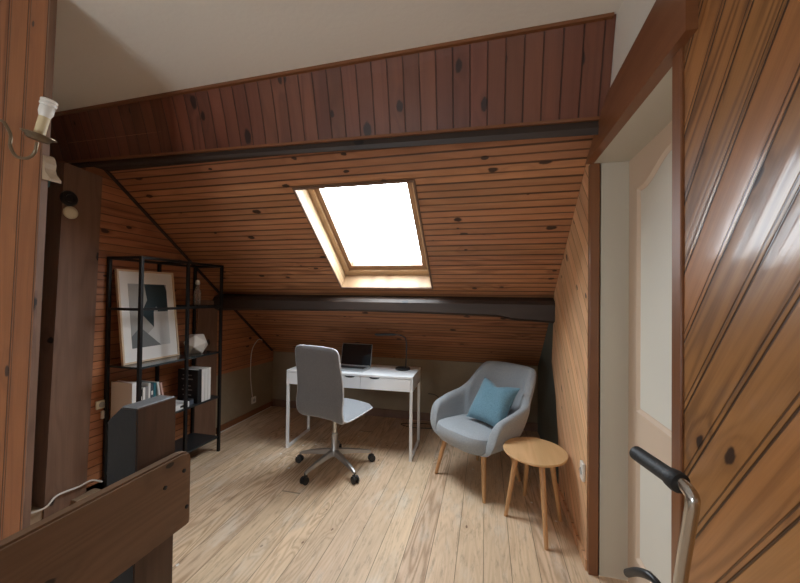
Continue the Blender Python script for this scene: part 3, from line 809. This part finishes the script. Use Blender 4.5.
bm = NB(); lathe(bm, [(0, .105), (.038, .105), (.040, .12), (.036, .16), (.026, .175), (.026, .30), (0, .30)], 24); link('hub', bm, M['alu'], oc, True)
bm = NB(); lathe(bm, [(0, .295), (.018, .295), (.018, .44), (0, .44)], 20); link('gas_lift', bm, M['chrome'], oc, True)
ya = math.radians(-17)     # seat turned a little to the right
RZ = Matrix.Rotation(ya, 4, 'Z')
bm = NB(); box(bm, (0, 0, .447), (.20, .17, .03), bevel=.006)
for v in bm.verts: v.co = RZ @ v.co
link('seat_mechanism', bm, M['blackp'], oc)
def shell(profile, halfw, th, mat, name, parent, dish=.02, pip=True, round0=.06, round1=.07):
    """profile: list of (y,z); swept across x with rounded corners at its two ends"""
    pts = smooth_path([(0, y_, z_) for y_, z_ in profile], 6); n = len(pts)
    Ls = [0]
    for a_, b_ in zip(pts, pts[1:]): Ls.append(Ls[-1]+(b_-a_).length)
    T = Ls[-1]; mpx = 14
    bm = NB(); F, Bk = [], []
    for i, p in enumerate(pts):
        s_ = Ls[i]; t_ = (pts[min(i+1, n-1)]-pts[max(i-1, 0)]).normalized(); nn_ = Vector((0, -t_.z, t_.y))
        hw = halfw(s_/T)
        for e_, rr in ((s_, round0), (T-s_, round1)):
            if rr and e_ < rr: hw -= rr-math.sqrt(max(0, rr*rr-(rr-e_)**2))
        f_, b_ = [], []
        for k in range(mpx+1):
            u = -1+2*k/mpx; x_ = hw*u
            edge = th*.5*(1-max(0, (abs(u)-.86)/.14)**2*.75)
            endk = min(1, min(s_, T-s_)/.03); edge *= .35+.65*math.sqrt(endk)
            off_ = dish*(u*u)
            f_.append(bm.verts.new(Vector((x_, p.y, p.z))+nn_*(edge+off_))); b_.append(bm.verts.new(Vector((x_, p.y, p.z))+nn_*(-edge+off_)))
        F.append(f_); Bk.append(b_)
    for i in range(n-1):
        for k in range(mpx):
            bm.faces.new([F[i][k], F[i][k+1], F[i+1][k+1], F[i+1][k]]); bm.faces.new([Bk[i][k], Bk[i+1][k], Bk[i+1][k+1], Bk[i][k+1]])
        bm.faces.new([F[i][0], F[i+1][0], Bk[i+1][0], Bk[i][0]]); bm.faces.new([F[i][mpx], Bk[i][mpx], Bk[i+1][mpx], F[i+1][mpx]])
    for k in range(mpx):
        bm.faces.new([F[0][k], Bk[0][k], Bk[0][k+1], F[0][k+1]]); bm.faces.new([F[-1][k], F[-1][k+1], Bk[-1][k+1], Bk[-1][k]])
    for v in bm.verts: v.co = RZ @ v.co+Vector((.03, 0, 0))
    loop = [(F[i][0].co+Bk[i][0].co)/2 for i in range(n)]+[(F[-1][k].co+Bk[-1][k].co)/2 for k in range(1, mpx)]+[(F[i][mpx].co+Bk[i][mpx].co)/2 for i in range(n-1, -1, -1)]+[(F[0][k].co+Bk[0][k].co)/2 for k in range(mpx-1, 0, -1)]
    o_ = link(name, bm, mat, parent, True)
    if pip:
        bm = NB(); tube(bm, loop, .006, 8, True); link('piping', bm, M['piping'], o_, True)
    return o_
shell([(.235, .512), (.17, .518), (.0, .505), (-.10, .496), (-.165, .499), (-.198, .517)], lambda s: .225+.01*math.sin(PI*s), .05, M['chair'], 'seat', oc, .012, round0=.07, round1=0)
shell([(-.188, .494), (-.214, .54), (-.222, .61), (-.212, .70), (-.222, .83), (-.250, .98), (-.262, 1.082)], lambda s: .248+.006*math.sin(PI*s)-.016*s, .046, M['chairb'], 'backrest', oc, .022, round0=.05, round1=.05)

# ------------------------------------------------------------------ armchair
fwd = Vector((-.642, -.767, 0)); ang = math.atan2(fwd.y, fwd.x)+PI/2      # local -Y faces forward
ac = thing('armchair', 'grey-blue fabric tub armchair with tapered oak legs', 'armchair', (-.057, 2.996, 0), ang)
# local axes: -Y forward, X = sitter's left = image right
N = 56; rings = []
bm = NB()
def plan(t_):
    # t in [-1,1] around the tub : front left tip -> back -> front right tip
    a_ = t_*math.radians(128)
    hx, hy = .305, .31
    ex = .72
    s_, c_ = math.sin(a_), math.cos(a_)
    x_ = hx*math.copysign(abs(s_)**ex, s_); y_ = hy*math.copysign(abs(c_)**ex, c_)
    if abs(t_) > .70:      # straight arms running forward
        k = (abs(t_)-.70)/.30
        x_ = math.copysign(.305-.01*k, t_); y_ = .0-.245*k
    elif y_ < 0: y_ = 0
    return Vector((x_, y_*.92+.0, 0))
def topz(t_):
    a_ = abs(t_)
    if a_ > .84: k = (a_-.84)/.16; return .40+.20*math.sqrt(max(0, 1-k*k))
    if a_ > .60: return .600+.050*(1-(a_-.60)/.24)
    k = a_/.60; w_ = 1 if k < .50 else .5+.5*math.cos(PI*(k-.50)/.50)
    return .65+.25*w_-.02*k*k*w_
def back_lean(z_, t_): return .16*max(0, (z_-.40)/.5)**1.2*max(0, 1-(abs(t_)/.62)**4) if abs(t_) < .62 else 0
ts = [-1+2*i/N for i in range(N+1)]
P0 = [plan(t_) for t_ in ts]
for i, t_ in enumerate(ts):
    a_, b_ = P0[max(i-1, 0)], P0[min(i+1, N)]
    tg = (b_-a_).normalized(); nout = Vector((tg.y, -tg.x, 0))
    if nout.dot(P0[i]-Vector((0, -.05, 0))) < 0: nout = -nout
    zt = topz(t_); zb = .315
    th = .034
    sec = []
    # outer side going up, rounded top, inner side down
    for z_, o_ in ((0, -.075), (.12, -.02), (.35, .016), (.65, .032), (.86, .037)): sec.append((zb+(zt-zb)*z_, o_+.004))
    for k in range(1, 6):
        an = PI*k/6; sec.append((zt-.038+.038*math.sin(an), .038*math.cos(an)+.002))
    for z_, o_ in ((.86, -.037), (.6, -.034), (.35, -.036), (.12, -.055), (0, -.10)): sec.append((zb+(zt-zb)*z_, o_))
    ring = []
    for z_, o_ in sec:
        flare = .045*max(0, (z_-.35)/.3) if abs(t_) > .5 else .02*max(0, (z_-.35)/.3)
        p = P0[i]+nout*(o_+min(flare, .05))+Vector((0, back_lean(z_, t_), z_))
        ring.append(bm.verts.new(p))
    rings.append(ring)
for a_, b_ in zip(rings, rings[1:]):
    m_ = len(a_)
    for k in range(m_): bm.faces.new([a_[k], a_[(k+1) % m_], b_[(k+1) % m_], b_[k]])
bm.faces.new(rings[0]); bm.faces.new(rings[-1][::-1])
o = link('tub_shell', bm, M['arm'], ac, True)
md = o.modifiers.new('sub', 'SUBSURF'); md.levels = 1; md.render_levels = 1
# seat cushion : superellipse slab
bm = NB(); rings = []
def seat_ring(s_, z_, n_=40):
    out = []
    for k in range(n_):
        a_ = 2*PI*k/n_; c_, s2 = math.cos(a_), math.sin(a_)
        x_ = .292*s_*math.copysign(abs(c_)**.6, c_); y_ = .28*s_*math.copysign(abs(s2)**.6, s2)-.015
        if y_ > 0: x_ *= 1-.12*(y_/.26)**2
        zz = z_+.018*max(0, -y_/.28) if z_ > .38 else z_
        out.append(bm.verts.new((x_, y_, zz)))
    return out
for s_, z_ in ((.60, .305), (.80, .31), (.93, .335), (.99, .375), (.995, .405), (.96, .432), (.88, .445), (.6, .452), (.25, .452)): rings.append(seat_ring(s_, z_))
for a_, b_ in zip(rings, rings[1:]):
    m_ = len(a_)
    for k in range(m_): bm.faces.new([a_[k], a_[(k+1) % m_], b_[(k+1) % m_], b_[k]])
bm.faces.new(rings[0][::-1]); bm.faces.new(rings[-1])
link('seat', bm, M['arm'], ac, True)
for x_, y_, dx_, dy_ in ((-.20, -.16, -.06, -.06), (.20, -.16, .06, -.06), (-.17, .17, -.05, .09), (.17, .17, .05, .09)):
    bm = NB(); tube(bm, [(x_+dx_, y_+dy_, .0), (x_+dx_*.5, y_+dy_*.5, .17), (x_, y_, .33)], [.0125, .018, .022], 16); link('leg', bm, M['oak_v'], ac, True)
# cushion
cu = thing('cushion', 'plain blue-grey square cushion leaning in the armchair', 'cushion', (-.057, 2.996, .46), ang)
bm = NB(); n_ = 22; Fr, Bk = [], []; hs_ = .188
for i in range(n_+1):
    f_, b_ = [], []
    for j in range(n_+1):
        u, v_ = -1+2*i/n_, -1+2*j/n_
        pin = 1-.10*(1-abs(u)**2)*abs(v_)**3-.0; pin2 = 1-.10*(1-abs(v_)**2)*abs(u)**3
        x_, z_ = hs_*u*pin2, hs_*v_*pin
        if v_ > .5: z_ -= .035*math.exp(-(u/.35)**2)*(v_-.5)/.5
        b0 = max(0, (1-u**4)*(1-v_**4))**.6
        wr = .006*math.sin(7*u+3*v_)*b0*math.exp(-abs(v_-.2))
        th_ = .062*b0
        if (i in (0, n_)) or (j in (0, n_)):
            q = bm.verts.new((x_, 0, z_)); f_.append(q); b_.append(q)
        else:
            f_.append(bm.verts.new((x_, -th_+wr, z_))); b_.append(bm.verts.new((x_, th_*.8, z_)))
    Fr.append(f_); Bk.append(b_)
for i in range(n_):
    for j in range(n_):
        for Gd in (Fr, Bk):
            q = []
            for vv in (Gd[i][j], Gd[i+1][j], Gd[i+1][j+1], Gd[i][j+1]):
                if vv not in q: q.append(vv)
            try: bm.faces.new(q)
            except ValueError: pass
MC = Matrix.Translation((.07, .10, .165)) @ Matrix.Rotation(math.radians(-34), 4, 'X') @ Matrix.Rotation(math.radians(3), 4, 'Y')
for v in bm.verts: v.co = MC @ v.co
link('cover', bm, M['cush'], cu, True)

# ------------------------------------------------------------------ side table
st = thing('side_table', 'round oak side table on four splayed legs beside the armchair', 'side table', (.334, 2.572, 0))
bm = NB(); lathe(bm, [(0, .437), (.195, .437), (.213, .446), (.216, .455), (.213, .460), (0, .461)], 56, sx=.96, sy=1.04); link('tabletop', bm, M['oak'], st, True)
for fx, fy in ((-.189, -.027), (.03, -.304), (.166, .01), (-.035, .27)):
    f_ = Vector((fx, fy, 0)); t_ = Vector((fx*.62, fy*.62, .44))
    bm = NB(); tube(bm, [f_, (f_+t_)/2, t_], [.012, .016, .019], 16); link('leg', bm, M['oak_v'], st, True)

# ------------------------------------------------------------------ handlebar on the right
hb_ = thing('handlebar_stand', 'bent steel tube with a black rubber grip standing by the near right boards', 'handlebar', (.41, 1.04, 0))
L1 = Vector((.41, 1.04, 0))
def l1(p): return Vector(p)-L1
bm = NB()
P = [l1(p) for p in ((.385, .905, 1.121), (.397, .858, 1.119), (.4045, .832, 1.108), (.405, .829, 1.09), (.405, .838, 1.05), (.405, .874, .899), (.408, .95, .55), (.41, 1.035, .02))]
tube(bm, smooth_path(P, 6), .0125, 16); tb = link('tube', bm, M['chrome'], hb_, True)
bm = NB(); g0, g1 = l1((.36, .984, 1.123)), l1((.398, .853, 1.1165)); dv = (g1-g0)
gp = [g0+dv*k for k in (0, .02, .05, .75, .80, .92, .98, 1.0)]
tube(bm, gp, [.013, .0165, .0172, .0172, .0205, .0225, .021, .014], 20); gr_ = link('grip', bm, M['rubber'], hb_, True)
bm = NB(); lathe(bm, [(0, 0), (.0125, 0), (.0125, .0015), (0, .0015)], 20, look(g0, g0-dv)); link('grip_cap', bm, M['grey2'], gr_)
bm = NB(); lv = [l1(p) for p in ((.372, 1.062, .772), (.376, 1.01, .815), (.385, .955, .845), (.395, .925, .835), (.405, .905, .79))]
tube(bm, smooth_path(lv, 6), [.010]*12+[.008]*12+[.009], 12); link('lever', bm, M['blackp'], hb_, True)
bm = NB(); lathe(bm, [(0, 0), (.022, 0), (.022, .05), (0, .05)], 20, look(l1((.405, .90, .79)), l1((.4057, .888, .84)))); link('clamp', bm, M['blackp'], hb_)
bm = NB(); lathe(bm, [(0, 0), (.11, 0), (.11, .012), (.03, .02), (.03, .04), (0, .04)], 32); link('foot', bm, M['blackp'], hb_, True)

# ------------------------------------------------------------------ light
wd = bpy.data.worlds.new('sky'); S.world = wd; wd.use_nodes = True
wn = wd.node_tree; bg = wn.nodes['Background']
tc = wn.nodes.new('ShaderNodeTexCoord'); nz = wn.nodes.new('ShaderNodeTexNoise'); nz.inputs['Scale'].default_value = 2.5; nz.inputs['Detail'].default_value = 4
rp = wn.nodes.new('ShaderNodeValToRGB'); rp.color_ramp.elements[0].color = (.78, .90, 1, 1); rp.color_ramp.elements[1].color = (.90, .96, 1, 1)
wn.links.new(tc.outputs['Generated'], nz.inputs['Vector']); wn.links.new(nz.outputs['Fac'], rp.inputs[0]); wn.links.new(rp.outputs[0], bg.inputs[0])
bg.inputs[1].default_value = 22
def portal(loc_, rot, sx, sy):
    l = bpy.data.lights.new('skylight_portal', 'AREA'); l.shape = 'RECTANGLE'; l.size = sx; l.size_y = sy; l.cycles.is_portal = True
    o = bpy.data.objects.new('skylight_portal', l); COL.objects.link(o); o.location = loc_; o.rotation_euler = rot
pc = sp((SX0+SX1)/2, (SY0+SY1)/2, D+.05)
portal(pc, (-A37, 0, 0), SX1-SX0, (SY1-SY0)/c37)
portal((cx, YB-.12, cz), (PI/2, 0, 0), BX1-BX0, BZ1-BZ0)

# ------------------------------------------------------------------ camera
cam = bpy.data.cameras.new('camera'); co = bpy.data.objects.new('camera', cam); COL.objects.link(co)
cam.sensor_width = 36; cam.sensor_fit = 'HORIZONTAL'; cam.lens = 352/800*36; cam.clip_start = .02
yw, pt, rl = math.radians(-13.7), math.radians(-.74), math.radians(.68)
Yw = Matrix(((math.cos(yw), -math.sin(yw), 0), (math.sin(yw), math.cos(yw), 0), (0, 0, 1)))
Bs = Matrix(((1, 0, 0), (0, 0, -1), (0, 1, 0)))
Pt = Matrix(((1, 0, 0), (0, math.cos(pt), -math.sin(pt)), (0, math.sin(pt), math.cos(pt))))
Rl = Matrix(((math.cos(rl), -math.sin(rl), 0), (math.sin(rl), math.cos(rl), 0), (0, 0, 1)))
Mx = Rl @ Pt @ Bs @ Yw
R3 = Matrix((Mx[0], -Mx[1], -Mx[2])).transposed()
co.matrix_world = Matrix.Translation((0, 0, 1.5)) @ R3.to_4x4()
S.camera = co
S.view_settings.view_transform = 'Standard'; S.view_settings.look = 'None'; S.view_settings.gamma = 1
S.view_settings.exposure = .28
try: S.view_settings.use_curve_mapping = False
except Exception: pass
S.cycles.max_bounces = 10; S.cycles.diffuse_bounces = 6; S.cycles.use_denoising = True
S.cycles.sample_clamp_indirect = 8
